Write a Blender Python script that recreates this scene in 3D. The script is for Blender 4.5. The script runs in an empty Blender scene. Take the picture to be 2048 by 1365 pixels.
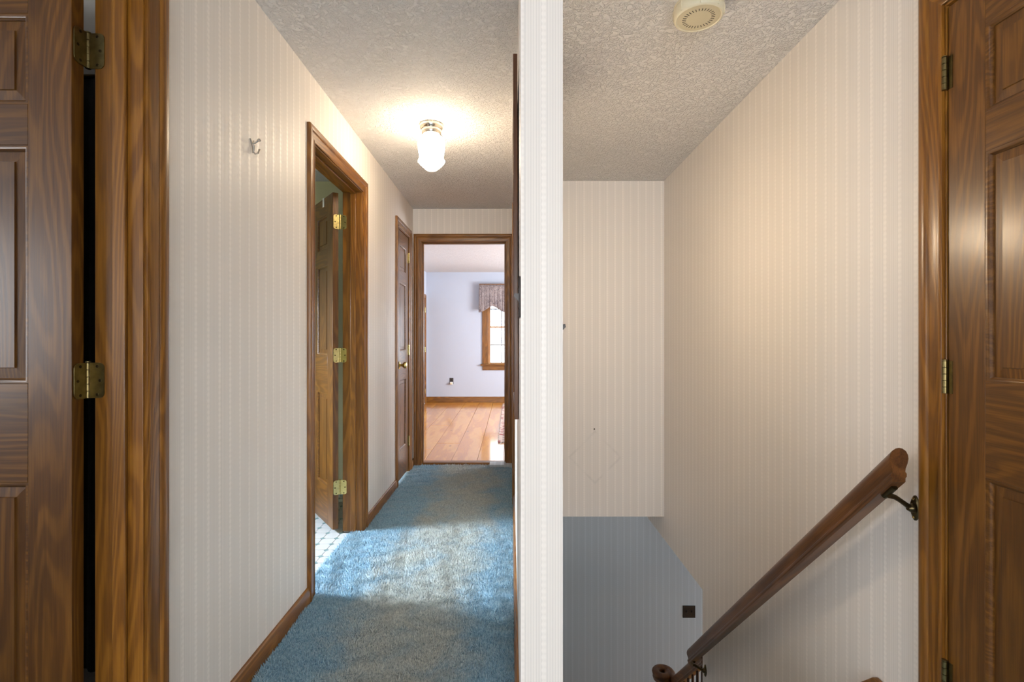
import bpy, bmesh, math, random
import numpy as np
from mathutils import Vector, Matrix

random.seed(7)
rng = np.random.default_rng(7)
PI = math.pi
sc = bpy.context.scene
COL = sc.collection

# ------------------------------------------------------------------ camera
cam_d = bpy.data.cameras.new('camera')
cam_d.sensor_width = 36.0
cam_d.lens = 1000.0 / 2048.0 * 36.0
cam_d.shift_x = 2.0 / 2048.0
cam_d.shift_y = -5.5 / 2048.0
cam_d.clip_start = 0.02
cam = bpy.data.objects.new('camera', cam_d)
COL.objects.link(cam)
cam.location = (0, 0, 1.176)
cam.rotation_euler = (PI / 2, 0, 0)
sc.camera = cam

# ------------------------------------------------------------------ world, lights, exposure
world = bpy.data.worlds.new('winter_sky')
sc.world = world
world.use_nodes = True
bg = world.node_tree.nodes['Background']
bg.inputs['Color'].default_value = (0.86, 0.93, 1.0, 1)
bg.inputs['Strength'].default_value = 3.2


def area(name, loc, rot, sx, sy, power, color, spread=PI):
    d = bpy.data.lights.new(name, 'AREA')
    d.shape = 'RECTANGLE'
    d.size, d.size_y = sx, sy
    d.energy = power
    d.color = color
    d.spread = spread
    o = bpy.data.objects.new(name, d)
    COL.objects.link(o)
    o.location = loc
    o.rotation_euler = rot
    return o


COOL = (0.80, 0.90, 1.0)
# daylight entering through the windows of the house (each sits in a cut window opening)
area('daylight_landing_window', (0.20, -4.56, 1.35), (PI / 2, 0, 0), 1.8, 1.6, 54, (0.98, 0.96, 0.96))
area('daylight_side_room_window', (-4.06, -0.75, 1.42), (0, -PI / 2, 0), 1.2, 2.0, 24, (0.97, 0.97, 1.0))
area('daylight_bathroom_window', (-3.03, 2.70, 1.55), (0, -PI / 2 + 0.5, 0), 0.5, 0.55, 15, (0.80, 0.91, 1.0), 1.15)
area('daylight_bedroom_added', (2.28, 7.3, 1.35), (0, PI / 2, 0), 1.2, 1.5, 96, (0.97, 0.97, 1.0))  # added window on the unseen right wall, lights the end bedroom
area('daylight_foyer_window', (3.98, 3.4, -1.2), (0, PI / 2, 0), 1.6, 1.3, 5.5, (0.72, 0.87, 1.0))
pt = area('bedroom_window_portal', (0.13, 9.41, 1.38), (-PI / 2, 0, 0), 1.15, 1.4, 1, (1, 1, 1))
pt.data.cycles.is_portal = True

sc.view_settings.view_transform = 'Standard'
sc.view_settings.look = 'None'
sc.view_settings.gamma = 1.0
sc.view_settings.use_curve_mapping = False
sc.view_settings.exposure = 0.78

HALL_LAMP = 23.0
STAIR_LAMP = 122.0


# ------------------------------------------------------------------ node helpers
class NT:
    def __init__(s, name):
        s.m = bpy.data.materials.new(name)
        s.m.use_nodes = True
        s.t = s.m.node_tree
        s.b = s.t.nodes['Principled BSDF']
        s.out = s.t.nodes['Material Output']

    def n(s, typ, **kw):
        nd = s.t.nodes.new(typ)
        for k, v in kw.items():
            setattr(nd, k, v)
        return nd

    def set(s, sock, v):
        if isinstance(v, bpy.types.NodeSocket):
            s.t.links.new(v, sock)
        elif isinstance(v, (tuple, list)) and sock.type == 'RGBA' and len(v) == 3:
            sock.default_value = (*v, 1)
        else:
            sock.default_value = v

    def math(s, op, a, b=0.0, c=None, clamp=False):
        nd = s.n('ShaderNodeMath', operation=op)
        nd.use_clamp = clamp
        s.set(nd.inputs[0], a)
        s.set(nd.inputs[1], b)
        if c is not None:
            s.set(nd.inputs[2], c)
        return nd.outputs[0]

    def smooth(s, v, lo, hi):
        nd = s.n('ShaderNodeMapRange', interpolation_type='SMOOTHSTEP')
        s.set(nd.inputs['Value'], v)
        s.set(nd.inputs['From Min'], lo)
        s.set(nd.inputs['From Max'], hi)
        return nd.outputs['Result']

    def mix(s, f, a, b, blend='MIX'):
        nd = s.n('ShaderNodeMix', data_type='RGBA', blend_type=blend)
        s.set(nd.inputs['Factor'], f)
        s.set(nd.inputs['A'], a) if False else s.set(nd.inputs[6], a)
        s.set(nd.inputs[7], b)
        return nd.outputs[2]

    def coord(s):
        return s.n('ShaderNodeTexCoord').outputs['Object']

    def sep(s, v):
        nd = s.n('ShaderNodeSeparateXYZ')
        s.set(nd.inputs[0], v)
        return nd.outputs

    def mapping(s, v, scale=(1, 1, 1), loc=(0, 0, 0)):
        nd = s.n('ShaderNodeMapping')
        s.set(nd.inputs['Vector'], v)
        nd.inputs['Scale'].default_value = scale
        if isinstance(loc, bpy.types.NodeSocket):
            s.t.links.new(loc, nd.inputs['Location'])
        else:
            nd.inputs['Location'].default_value = loc
        return nd.outputs[0]

    def noise(s, v, scale, detail=3, rough=0.5, dist=0.0):
        nd = s.n('ShaderNodeTexNoise')
        s.set(nd.inputs['Vector'], v)
        nd.inputs['Scale'].default_value = scale
        nd.inputs['Detail'].default_value = detail
        nd.inputs['Roughness'].default_value = rough
        nd.inputs['Distortion'].default_value = dist
        return nd.outputs['Fac']

    def ramp(s, f, stops):
        nd = s.n('ShaderNodeValToRGB')
        s.set(nd.inputs[0], f)
        el = nd.color_ramp.elements
        while len(el) < len(stops):
            el.new(0.5)
        for e, (p, c) in zip(el, stops):
            e.position = p
            e.color = (*c, 1)
        return nd.outputs[0]

    def bump(s, h, strength, dist):
        nd = s.n('ShaderNodeBump')
        s.set(nd.inputs['Height'], h)
        nd.inputs['Strength'].default_value = strength
        nd.inputs['Distance'].default_value = dist
        s.t.links.new(nd.outputs[0], s.b.inputs['Normal'])

    def base(s, c, rough=0.5, metal=0.0, spec=0.5):
        s.set(s.b.inputs['Base Color'], c)
        s.set(s.b.inputs['Roughness'], rough)
        s.b.inputs['Metallic'].default_value = metal
        s.b.inputs['Specular IOR Level'].default_value = spec
        return s


def srgb(r, g, b):
    f = lambda c: ((c / 255 + 0.055) / 1.055) ** 2.4 if c > 10 else c / 255 / 12.92
    return (f(r), f(g), f(b))


def plain(name, c, rough=0.5, metal=0.0, var=0.06, scale=12.0, spec=0.5):
    m = NT(name)
    v = m.noise(m.coord(), scale, 3)
    lo = tuple(x * (1 - var) for x in c)
    hi = tuple(min(1, x * (1 + var)) for x in c)
    m.base(m.ramp(v, [(0.3, lo), (0.7, hi)]), rough, metal, spec)
    return m.m


def wallpaper(name, axis, base=(0.84, 0.785, 0.73), stain=None):
    """off white striped wallpaper; axis is the horizontal world axis along the wall"""
    m = NT(name)
    xyz = m.sep(m.coord())
    u = xyz[axis]
    z = xyz[2]
    t = m.math('FRACT', m.math('DIVIDE', u, 0.06))
    d = m.math('ABSOLUTE', m.math('SUBTRACT', t, 0.5))
    scal = m.math('MULTIPLY', m.math('SINE', m.math('MULTIPLY', z, 2 * PI / 0.018)), 0.022)
    d2 = m.math('ADD', d, scal)
    braid = m.math('SUBTRACT', 1.0, m.smooth(d2, 0.065, 0.105))
    hole = m.math('SUBTRACT', 1.0, m.smooth(m.math('SUBTRACT', d, scal), 0.005, 0.03))
    braid = m.math('SUBTRACT', braid, m.math('MULTIPLY', hole, 0.45), clamp=True)
    pin = m.math('SINE', m.math('MULTIPLY', u, 2 * PI / 0.0075))
    pin = m.smooth(pin, -0.2, 0.9)
    pin2 = m.smooth(m.math('SINE', m.math('MULTIPLY', u, 2 * PI / 0.02)), 0.0, 1.0)
    wide = m.noise(m.mapping(m.coord(), (9 if axis == 0 else 0.01, 9 if axis == 1 else 0.01, 0.12)), 1.0, 2)
    seam = m.math('SUBTRACT', 1.0, m.smooth(m.math('ABSOLUTE', m.math('SUBTRACT', m.math('FRACT', m.math('DIVIDE', m.math('ADD', u, 0.224), 0.52)), 0.5)), 0.0006, 0.0016))
    wear = m.noise(m.mapping(m.coord(), (3, 3, 1.3)), 1.0, 3)
    seam = m.math('MULTIPLY', seam, m.smooth(wear, 0.48, 0.56))
    dk = tuple(x * 0.90 for x in base)
    lt = tuple(min(1, x * 1.07) for x in base)
    c = m.mix(pin, base, dk)
    c = m.mix(m.math('MULTIPLY', pin2, 0.22), c, lt)
    c = m.mix(braid, c, tuple(min(1, x * 1.09) for x in base))
    c = m.mix(m.smooth(wide, 0.35, 0.7), c, m.mix(0.0, c, c))
    c = m.mix(m.math('MULTIPLY', m.smooth(wide, 0.4, 0.75), 0.3), c, dk)
    c = m.mix(m.math('MULTIPLY', seam, 0.55), c, tuple(x * 0.45 for x in base))
    if stain:
        sx, sz, r = stain
        l1 = m.math('ADD', m.math('ABSOLUTE', m.math('SUBTRACT', u, sx)), m.math('ABSOLUTE', m.math('SUBTRACT', z, sz)))
        ring = m.math('SUBTRACT', 1.0, m.smooth(m.math('ABSOLUTE', m.math('SUBTRACT', l1, r)), 0.0, 0.02))
        ring = m.math('MULTIPLY', ring, m.smooth(m.noise(m.coord(), 9, 2), 0.38, 0.6))
        c = m.mix(m.math('MULTIPLY', ring, 0.22), c, tuple(x * 0.6 for x in base))
    ro = m.math('SUBTRACT', 0.52, m.math('MULTIPLY', braid, 0.16))
    m.base(c, ro, 0, 0.45)
    m.bump(m.math('ADD', m.math('MULTIPLY', braid, 0.5), m.math('MULTIPLY', pin, 0.25)), 0.25, 0.001)
    return m.m


def wood(name, axis, dark, mid, light, rough=0.30, coat=0.35, ring=1.0, knots=False, blot=0.55, crough=0.24):
    """stained, varnished softwood; grain runs along the local axis"""
    m = NT(name)
    rnd = m.n('ShaderNodeObjectInfo').outputs['Random']
    off = m.n('ShaderNodeCombineXYZ')
    for i, k in enumerate((17.0, 31.0, 23.0)):
        m.t.links.new(m.math('MULTIPLY', rnd, k), off.inputs[i])
    s1 = [5.0] * 3
    s1[axis] = 0.55
    s2 = [230.0] * 3
    s2[axis] = 6.0
    s3 = [9.0] * 3
    s3[axis] = 2.0
    co = m.coord()
    v1 = m.mapping(co, tuple(s1), off.outputs[0])
    n1 = m.noise(v1, 1.0, 2, 0.45, 0.25)
    ringv = m.math('SINE', m.math('ADD', m.math('MULTIPLY', n1, 170.0 * ring), m.math('MULTIPLY', m.noise(m.mapping(co, tuple(s3), off.outputs[0]), 3.0, 3), 4.0)))
    ringv = m.smooth(ringv, -0.5, 1.0)
    fib = m.noise(m.mapping(co, tuple(s2), off.outputs[0]), 1.0, 3, 0.6)
    bl = m.noise(m.mapping(co, tuple(s3), off.outputs[0]), 1.0, 4, 0.55, 0.4)
    f = m.math('ADD', m.math('MULTIPLY', ringv, 0.26), m.math('MULTIPLY', fib, 0.72))
    c = m.ramp(f, [(0.12, dark), (0.5, mid), (0.92, light)])
    c = m.mix(m.math('MULTIPLY', m.smooth(bl, 0.46, 0.75), blot), c, tuple(x * 0.42 for x in mid))
    if knots:
        vo = m.n('ShaderNodeTexVoronoi')
        ks = [5.2] * 3
        ks[axis] = 2.3
        m.set(vo.inputs['Vector'], m.mapping(co, tuple(ks), off.outputs[0]))
        vo.inputs['Scale'].default_value = 1.0
        kn = m.math('SUBTRACT', 1.0, m.smooth(vo.outputs['Distance'], 0.03, 0.10))
        c = m.mix(m.math('MULTIPLY', kn, 0.75), c, tuple(x * 0.35 for x in dark))
    m.base(c, m.math('ADD', rough + 0.05, m.math('MULTIPLY', fib, 0.12)), 0, 0.35)
    m.b.inputs['Coat Weight'].default_value = coat
    m.b.inputs['Coat Roughness'].default_value = crough
    m.bump(m.math('ADD', fib, m.math('MULTIPLY', ringv, 0.3)), 0.12, 0.0008)
    return m.m


DK, MD, LT = srgb(88, 50, 10), srgb(130, 82, 20), srgb(158, 106, 34)
WZ = wood('stained_pine_upright', 2, DK, MD, LT)
WX = wood('stained_pine_across', 0, DK, MD, LT)
WY = wood('stained_pine_lengthwise', 1, DK, MD, LT)
DDK, DMD, DLT = srgb(72, 40, 10), srgb(106, 66, 18), srgb(138, 92, 32)
DZ = wood('door_pine_upright', 2, DDK, DMD, DLT, rough=0.3, ring=1.0)
DX = wood('door_pine_across', 0, DDK, DMD, DLT, rough=0.3, ring=1.0)
RY = wood('handrail_oak', 1, srgb(58, 32, 14), srgb(100, 60, 26), srgb(132, 84, 40), ring=0.4)
RZ = wood('baluster_oak', 2, srgb(46, 27, 14), srgb(78, 46, 22), srgb(104, 64, 32), ring=0.4)
PLANK = wood('plank_pine', 1, srgb(186, 108, 26), srgb(222, 148, 44), srgb(238, 178, 76), rough=0.2, coat=0.9, ring=0.12, knots=True, blot=0.12, crough=0.1)
FRAMEW = wood('picture_frame_wood', 2, srgb(60, 32, 14), srgb(96, 56, 26), srgb(120, 74, 38), ring=0.4)
PAPER_Y = wallpaper('striped_wallpaper_side', 1)
PAPER_X = wallpaper('striped_wallpaper_front', 0)
PAPER_ST = wallpaper('striped_wallpaper_stair', 0, stain=(0.653, 0.251, 0.2))
PAPER_LOW = wallpaper('striped_wallpaper_dim_blue', 0, base=(0.45, 0.49, 0.515))  # same wallpaper, with the foyer's dim blue daylight put into the base colour
BRASS = plain('antique_brass', srgb(128, 114, 76), 0.34, 1.0, 0.18, 60)
BRASS_B = plain('bright_brass', srgb(204, 188, 128), 0.26, 1.0, 0.10, 60)
BRONZE = plain('dark_bronze', srgb(92, 80, 56), 0.36, 1.0, 0.2, 40)
CHROME = plain('satin_nickel', srgb(206, 200, 190), 0.18, 1.0, 0.05, 30)
SCREW = plain('screw_metal', srgb(70, 60, 40), 0.4, 1.0, 0.1, 60)
DARKPL = plain('dark_brown_plastic', srgb(46, 36, 32), 0.35, 0, 0.08, 40)
BLACKPL = plain('black_plastic', srgb(26, 23, 22), 0.4, 0, 0.08, 40)
IVORY = plain('ivory_plastic', srgb(230, 222, 194), 0.42, 0, 0.03, 8)
IVORY_D = plain('ivory_plastic_disc', srgb(212, 202, 172), 0.5, 0, 0.03, 8)
WHITEPL = plain('white_plastic', srgb(236, 234, 228), 0.4, 0, 0.02, 20)
SLOT = plain('slot_dark', srgb(52, 46, 34), 0.7)
LAV = plain('lavender_paint', srgb(190, 198, 212), 0.6, 0, 0.012, 3)
GREEN = plain('pale_green_paint', srgb(204, 200, 158), 0.6, 0, 0.015, 3)
DIM = plain('bedroom_paint', srgb(176, 172, 164), 0.7, 0, 0.03, 3)
TILE = plain('white_glazed_tile', srgb(206, 211, 216), 0.14, 0, 0.03, 4)
DOT = plain('teal_glazed_tile', srgb(128, 158, 162), 0.16, 0, 0.10, 9)
GROUT = plain('tile_grout', srgb(108, 112, 114), 0.8)
SNOW = plain('snow_ground', srgb(226, 230, 240), 0.9)
BARK = plain('grey_bark', srgb(176, 182, 196), 0.9, 0, 0.2, 9)
SUB = plain('subfloor', srgb(70, 86, 98), 0.95)
FRINGE = plain('rug_fringe_wool', srgb(204, 192, 176), 0.95, 0, 0.15, 60)


def ceiling_mat(name, c):
    m = NT(name)
    co = m.coord()
    a = m.noise(co, 55, 4, 0.55, 1.2)
    b = m.noise(co, 16, 3, 0.6, 0.8)
    h = m.math('ADD', m.smooth(a, 0.44, 0.62), m.math('MULTIPLY', b, 0.6))
    m.base(m.ramp(b, [(0.3, tuple(x * 0.96 for x in c)), (0.7, c)]), 0.75, 0, 0.3)
    m.bump(h, 0.9, 0.006)
    return m.m


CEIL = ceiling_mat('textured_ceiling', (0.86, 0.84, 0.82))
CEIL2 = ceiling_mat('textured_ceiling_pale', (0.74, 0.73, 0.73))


def carpet_mat():
    m = NT('blue_carpet')
    co = m.coord()
    xyz = m.sep(co)
    lane = m.math('ABSOLUTE', m.math('SUBTRACT', xyz[0], m.math('ADD', -0.40, m.math('MULTIPLY', m.math('SINE', m.math('MULTIPLY', xyz[1], 2.1)), 0.05))))
    lane = m.math('SUBTRACT', 1.0, m.smooth(lane, 0.08, 0.42))
    n = m.noise(co, 5.0, 4, 0.6, 0.6)
    worn = m.math('MULTIPLY', m.smooth(m.math('ADD', m.math('MULTIPLY', lane, 0.42), m.math('MULTIPLY', n, 0.9)), 0.45, 0.95), 0.85)
    fine = m.smooth(m.noise(co, 95, 3, 0.7), 0.28, 0.72)
    c = m.mix(fine, srgb(98, 146, 182), srgb(180, 214, 230))
    w = m.mix(fine, srgb(152, 160, 158), srgb(226, 226, 216))
    m.base(m.mix(worn, c, w), 0.95, 0, 0.15)
    m.b.inputs['Sheen Weight'].default_value = 0.25
    return m.m


CARPET = carpet_mat()


def glass_mat():
    m = NT('window_glass')
    tr = m.n('ShaderNodeBsdfTransparent')
    gl = m.n('ShaderNodeBsdfGlossy')
    gl.inputs['Roughness'].default_value = 0.02
    mx = m.n('ShaderNodeMixShader')
    mx.inputs[0].default_value = 0.06
    tr.inputs['Color'].default_value = (0.95, 0.97, 0.98, 1)
    m.t.links.new(tr.outputs[0], mx.inputs[1])
    m.t.links.new(gl.outputs[0], mx.inputs[2])
    m.t.links.new(mx.outputs[0], m.out.inputs['Surface'])
    return m.m


GLASS = glass_mat()


def lamp_mat(name, strength):
    m = NT(name)
    m.base((0.9, 0.88, 0.84), 0.3)
    m.b.inputs['Emission Color'].default_value = (1.0, 0.80, 0.56, 1)
    m.b.inputs['Emission Strength'].default_value = strength
    return m.m


def fabric_mat():
    m = NT('floral_valance_cloth')
    co = m.coord()
    a = m.noise(m.mapping(co, (1, 1, 0.8)), 26, 4, 0.6, 1.5)
    b = m.noise(co, 60, 3, 0.6, 1.0)
    c = m.ramp(a, [(0.3, srgb(92, 84, 88)), (0.48, srgb(146, 134, 132)), (0.62, srgb(176, 164, 158)), (0.75, srgb(118, 98, 100))])
    c = m.mix(m.math('MULTIPLY', b, 0.4), c, srgb(110, 104, 112))
    m.base(c, 0.9, 0, 0.2)
    return m.m


VALANCE = fabric_mat()


def rug_mat():
    m = NT('patterned_wool_rug')
    co = m.coord()
    x, y, z = m.sep(co)
    chk = m.n('ShaderNodeTexVoronoi')
    m.set(chk.inputs['Vector'], co)
    chk.inputs['Scale'].default_value = 16
    ed = m.smooth(chk.outputs['Distance'], 0.25, 0.55)
    c = m.mix(ed, srgb(150, 84, 80), srgb(196, 178, 166))
    bx = m.math('FRACT', m.math('MULTIPLY', x, 11.0))
    by = m.math('FRACT', m.math('MULTIPLY', y, 8.0))
    st = m.math('MULTIPLY', m.smooth(bx, 0.45, 0.55), m.smooth(by, 0.3, 0.4))
    c = m.mix(m.math('MULTIPLY', st, 0.6), c, srgb(84, 62, 66))
    m.base(c, 0.95, 0, 0.1)
    return m.m


RUG = rug_mat()


# ------------------------------------------------------------------ mesh helpers
class MB:
    def __init__(s):
        s.v, s.f = [], []

    def add(s, vs, fs):
        b = len(s.v)
        s.v += [tuple(p) for p in vs]
        s.f += [tuple(b + i for i in f) for f in fs]
        return s

    def box(s, x0, x1, y0, y1, z0, z1):
        vs = [(x, y, z) for z in (z0, z1) for y in (y0, y1) for x in (x0, x1)]
        return s.add(vs, [(0, 2, 3, 1), (4, 5, 7, 6), (0, 1, 5, 4), (2, 6, 7, 3), (0, 4, 6, 2), (1, 3, 7, 5)])

    def rings(s, rings, cap=True, closed=False):
        n = len(rings[0])
        vs = [p for r in rings for p in r]
        fs = []
        m = len(rings)
        for i in range(m if closed else m - 1):
            a, b = i * n, ((i + 1) % m) * n
            for j in range(n):
                k = (j + 1) % n
                fs.append((a + j, a + k, b + k, b + j))
        if cap and not closed:
            fs.append(tuple(range(n))[::-1])
            fs.append(tuple(range((m - 1) * n, m * n)))
        return s.add(vs, fs)

    def lathe(s, prof, c=(0, 0, 0), n=32, axis='z', mod=None):
        """prof: (r, h) list; mod(angle, i) -> radius factor"""
        rings = []
        for i, (r, h) in enumerate(prof):
            ring = []
            for k in range(n):
                a = 2 * PI * k / n
                rr = r * (mod(a, i) if mod else 1)
                p = (rr * math.cos(a), rr * math.sin(a), h)
                if axis == 'x':
                    p = (p[2], p[0], p[1])
                elif axis == 'y':
                    p = (p[0], p[2], p[1])
                ring.append((c[0] + p[0], c[1] + p[1], c[2] + p[2]))
            rings.append(ring)
        return s.rings(rings)

    def tube(s, pts, rad, n=10):
        pts = [Vector(p) for p in pts]
        if not isinstance(rad, (list, tuple)):
            rad = [rad] * len(pts)
        rings = []
        ref = Vector((0.13, 0.31, 0.94)).normalized()
        for i, p in enumerate(pts):
            t = (pts[min(i + 1, len(pts) - 1)] - pts[max(i - 1, 0)]).normalized()
            a = t.cross(ref)
            if a.length < 1e-3:
                a = t.cross(Vector((1, 0, 0)))
            a.normalize()
            b = t.cross(a)
            rings.append([tuple(p + rad[i] * (math.cos(2 * PI * k / n) * a + math.sin(2 * PI * k / n) * b)) for k in range(n)])
        return s.rings(rings)


def finish(name, mb, mat, parent=None, smooth=False, bevel=0.0, seg=2, off=None, weld=False):
    """link the collected shape as ONE mesh object; off is subtracted from the vertices"""
    me = bpy.data.meshes.new(name)
    vs = mb.v
    if off is not None:
        vs = [(x - off[0], y - off[1], z - off[2]) for x, y, z in vs]
    me.from_pydata(vs, [], mb.f)
    bm = bmesh.new()
    bm.from_mesh(me)
    if weld:
        bmesh.ops.remove_doubles(bm, verts=bm.verts, dist=1e-6)
    bmesh.ops.recalc_face_normals(bm, faces=bm.faces)
    bm.to_mesh(me)
    bm.free()
    if smooth:
        me.shade_smooth()
        me.set_sharp_from_angle(angle=math.radians(38))
    me.materials.append(mat)
    o = bpy.data.objects.new(name, me)
    COL.objects.link(o)
    if parent is not None:
        o.parent = parent
    if bevel:
        b = o.modifiers.new('edge', 'BEVEL')
        b.width = bevel
        b.segments = seg
        b.limit_method = 'ANGLE'
        b.angle_limit = math.radians(40)
        me.shade_smooth()
        me.set_sharp_from_angle(angle=math.radians(30))
    return o


def tag(o, label, cat=None, group=None, kind=None):
    o['label'] = label
    if cat:
        o['category'] = cat
    if group:
        o['group'] = group
    if kind:
        o['kind'] = kind
    return o


def root(name, loc, label, cat, group=None, kind=None, rz=0.0):
    o = bpy.data.objects.new(name, None)
    o.empty_display_size = 0.1
    COL.objects.link(o)
    o.location = loc
    o.rotation_euler = (0, 0, rz)
    return tag(o, label, cat, group, kind)


def sub(name, parent, loc=(0, 0, 0), rz=0.0):
    o = bpy.data.objects.new(name, None)
    o.empty_display_size = 0.03
    COL.objects.link(o)
    o.parent = parent
    o.location = loc
    o.rotation_euler = (0, 0, rz)
    return o


def struct(name, mb, mat, label, cat, **kw):
    return tag(finish(name, mb, mat, **kw), label, cat, kind='structure')


# ------------------------------------------------------------------ key dimensions (metres)
XL, TL = -0.926, 0.121            # hall left wall face, thickness
XLB = XL - TL
XD0, XD1 = 0.027, 0.142           # divider wall faces
YD = 1.37                         # divider wall near end
XR = 1.189                        # stair right wall face
YE = 4.724                        # hall end wall face
TE = 0.121
YS = 3.886                        # stair header wall face
YW = 9.26                         # bedroom far wall
ZC, ZF = 2.40, -0.02              # ceiling, carpet
ZH = 2.085                        # door head
YB = -4.5                         # landing back wall
LOWF = -2.47                      # foyer floor
YLOW = 4.64                       # foyer back wall
NEAR = (0.482, 1.258)             # near left door opening
BATH = (2.345, 3.110)             # bathroom door opening
LIN = (4.080, 4.514)              # linen closet door opening
RDO = (0.600, 1.366)              # right door opening
RFAR = (3.690, 4.560)             # far right hall door opening
END = (-0.843, -0.052)            # end door opening (x)
J = 0.017                         # jamb board


def wall_boxes(u0, u1, z0, z1, openings):
    """rectangles (u0,u1,z0,z1) of a wall with openings (a,b,zlo,zhi)"""
    out = []
    cur = u0
    for a, b, lo, hi in sorted(openings):
        if a > cur:
            out.append((cur, a, z0, z1))
        if lo > z0:
            out.append((a, b, z0, lo))
        if hi < z1:
            out.append((a, b, hi, z1))
        cur = b
    if cur < u1:
        out.append((cur, u1, z0, z1))
    return out


def wall_y(name, x0, x1, y0, y1, z0, z1, ops, mat, label):
    mb = MB()
    for a, b, lo, hi in wall_boxes(y0, y1, z0, z1, ops):
        mb.box(x0, x1, a, b, lo, hi)
    return struct(name, mb, mat, label, 'wall')


def wall_x(name, y0, y1, x0, x1, z0, z1, ops, mat, label):
    mb = MB()
    for a, b, lo, hi in wall_boxes(x0, x1, z0, z1, ops):
        mb.box(a, b, y0, y1, lo, hi)
    return struct(name, mb, mat, label, 'wall')


def door_hole(o, zlo=-0.30):
    return (o[0] - J, o[1] + J, zlo, ZH + J)


# ------------------------------------------------------------------ shell
wall_y('wall_left', XLB, XL, YB, YE + TE, -0.30, ZC, [door_hole(NEAR), door_hole(BATH), door_hole(LIN)], PAPER_Y,
       'long striped wallpaper wall on the left of the hall, with three doorways')
mb = MB()
mb.box(XD0, XD1, YD, RFAR[0] - J, LOWF, ZC)
mb.box(XD0, XD1, RFAR[0] - J, RFAR[1] + J, ZH + J, ZC)
mb.box(0.085, XD1, RFAR[0] - J, RFAR[1] + J, LOWF, ZH + J)
mb.box(XD0, 0.085, RFAR[0] - J, RFAR[1] + J, LOWF, ZF - 0.01)
mb.box(XD0, XD1, RFAR[1] + J, YE + TE, LOWF, ZC)
cent = struct('wall_centre', mb, PAPER_X, 'narrow striped wallpaper wall end between the hall and the stairwell', 'wall')
cent.data.materials.append(PAPER_Y)
for p in cent.data.polygons:
    if abs(p.normal.x) > 0.5:
        p.material_index = 1
mb = MB()
for a, b, lo, hi in wall_boxes(YB, 3.104, LOWF, ZC, [(RDO[0] - J, RDO[1] + J, ZF - 0.02, ZH + J)]):
    mb.box(XR, XR + 0.115, a, b, lo, hi)
mb.box(XR, XR + 0.115, 3.104, YLOW, -0.386, ZC)
struct('wall_right', mb, PAPER_Y, 'tall striped wallpaper wall on the right side of the stairwell', 'wall')
mb = MB().box(XD1, XR, YS, YLOW, -0.211, ZC)
struct('wall_stairwell', mb, PAPER_ST, 'beige striped wallpaper wall facing the stairs, ending in mid-air above the foyer', 'wall')
wall_x('wall_end', YE, YE + TE, XLB, XD0, -0.30, ZC, [(END[0] - J, END[1] + J, -0.30, ZH + J)], PAPER_X,
       'short striped wallpaper wall around the doorway at the end of the hall')
wall_x('wall_back', YB - 0.12, YB, XL, XR, -0.30, ZC, [(-0.70, 1.10, 0.55, 2.15)], PAPER_X,
       'striped wallpaper wall with a window behind the landing')
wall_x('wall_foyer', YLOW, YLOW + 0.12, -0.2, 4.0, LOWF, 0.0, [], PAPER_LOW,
       'striped wall of the lower foyer below the stairs, dim blue daylight put into its colour')
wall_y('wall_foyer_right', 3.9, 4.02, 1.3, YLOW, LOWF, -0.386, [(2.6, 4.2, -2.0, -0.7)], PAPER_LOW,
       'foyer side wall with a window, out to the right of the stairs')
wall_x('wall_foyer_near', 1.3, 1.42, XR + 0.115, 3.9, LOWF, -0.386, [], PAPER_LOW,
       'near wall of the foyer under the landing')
# bathroom
wall_x('wall_bathroom', 3.90, 4.0, -3.0, XLB, -0.30, ZC, [], GREEN, 'pale green bathroom wall seen through the open bathroom door')
wall_x('wall_bathroom_near', 1.52, 1.62, -3.0, XLB, -0.30, ZC, [], GREEN, 'pale green near wall of the bathroom')
wall_y('wall_bathroom_left', -3.12, -3.0, 1.52, 4.0, -0.30, ZC, [(2.27, 3.17, 1.24, 1.86)], GREEN, 'pale green bathroom wall with the window')
# dim room behind the near left door
wall_x('wall_bedroom', 1.42, 1.52, -4.0, XLB, -0.30, ZC, [], DIM, 'dim grey wall seen in the gap beside the near left door')
wall_x('wall_bedroom_back', YB - 0.12, YB, -4.0, XLB, -0.30, ZC, [], DIM, 'back wall of the dim room on the left')
wall_y('wall_bedroom_left', -4.12, -4.0, YB - 0.12, 1.52, -0.30, ZC, [(-1.75, 0.25, 0.82, 2.02)], DIM, 'far side wall of the dim room on the left')
# end bedroom
WIN = (-0.437, 0.71, 0.70, 2.08)
wall_x('wall_far', YW, YW + 0.14, -1.57, 2.2, -0.10, ZC, [(WIN[0], WIN[1], WIN[2], WIN[3])], LAV,
       'lavender grey bedroom wall with the window beyond the end doorway')
SHORT = (8.42, 9.10)
wall_y('wall_far_left', -1.69, -1.57, YE + TE, YW + 0.14, -0.10, ZC, [(SHORT[0], SHORT[1], -0.1, 1.92)], LAV,
       'lavender grey side wall of the end bedroom with a low door')
wall_y('wall_far_right', 2.2, 2.32, YE + TE, YW + 0.14, -0.10, ZC, [(6.55, 8.05, 0.75, 1.95)], LAV,
       'right wall of the end bedroom, with an added unseen window to light the room')
wall_x('wall_far_near', YE + TE - 0.02, YE + TE + 0.01, XD1, 2.2, -0.10, ZC, [], LAV, 'bedroom wall on the hall side')
mb = MB().box(-1.57, END[0] - 0.03, YE + TE, YE + TE + 0.01, -0.1, ZC)
struct('wall_far_near_left', mb, LAV, 'bedroom wall beside the end doorway', 'wall')

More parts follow.
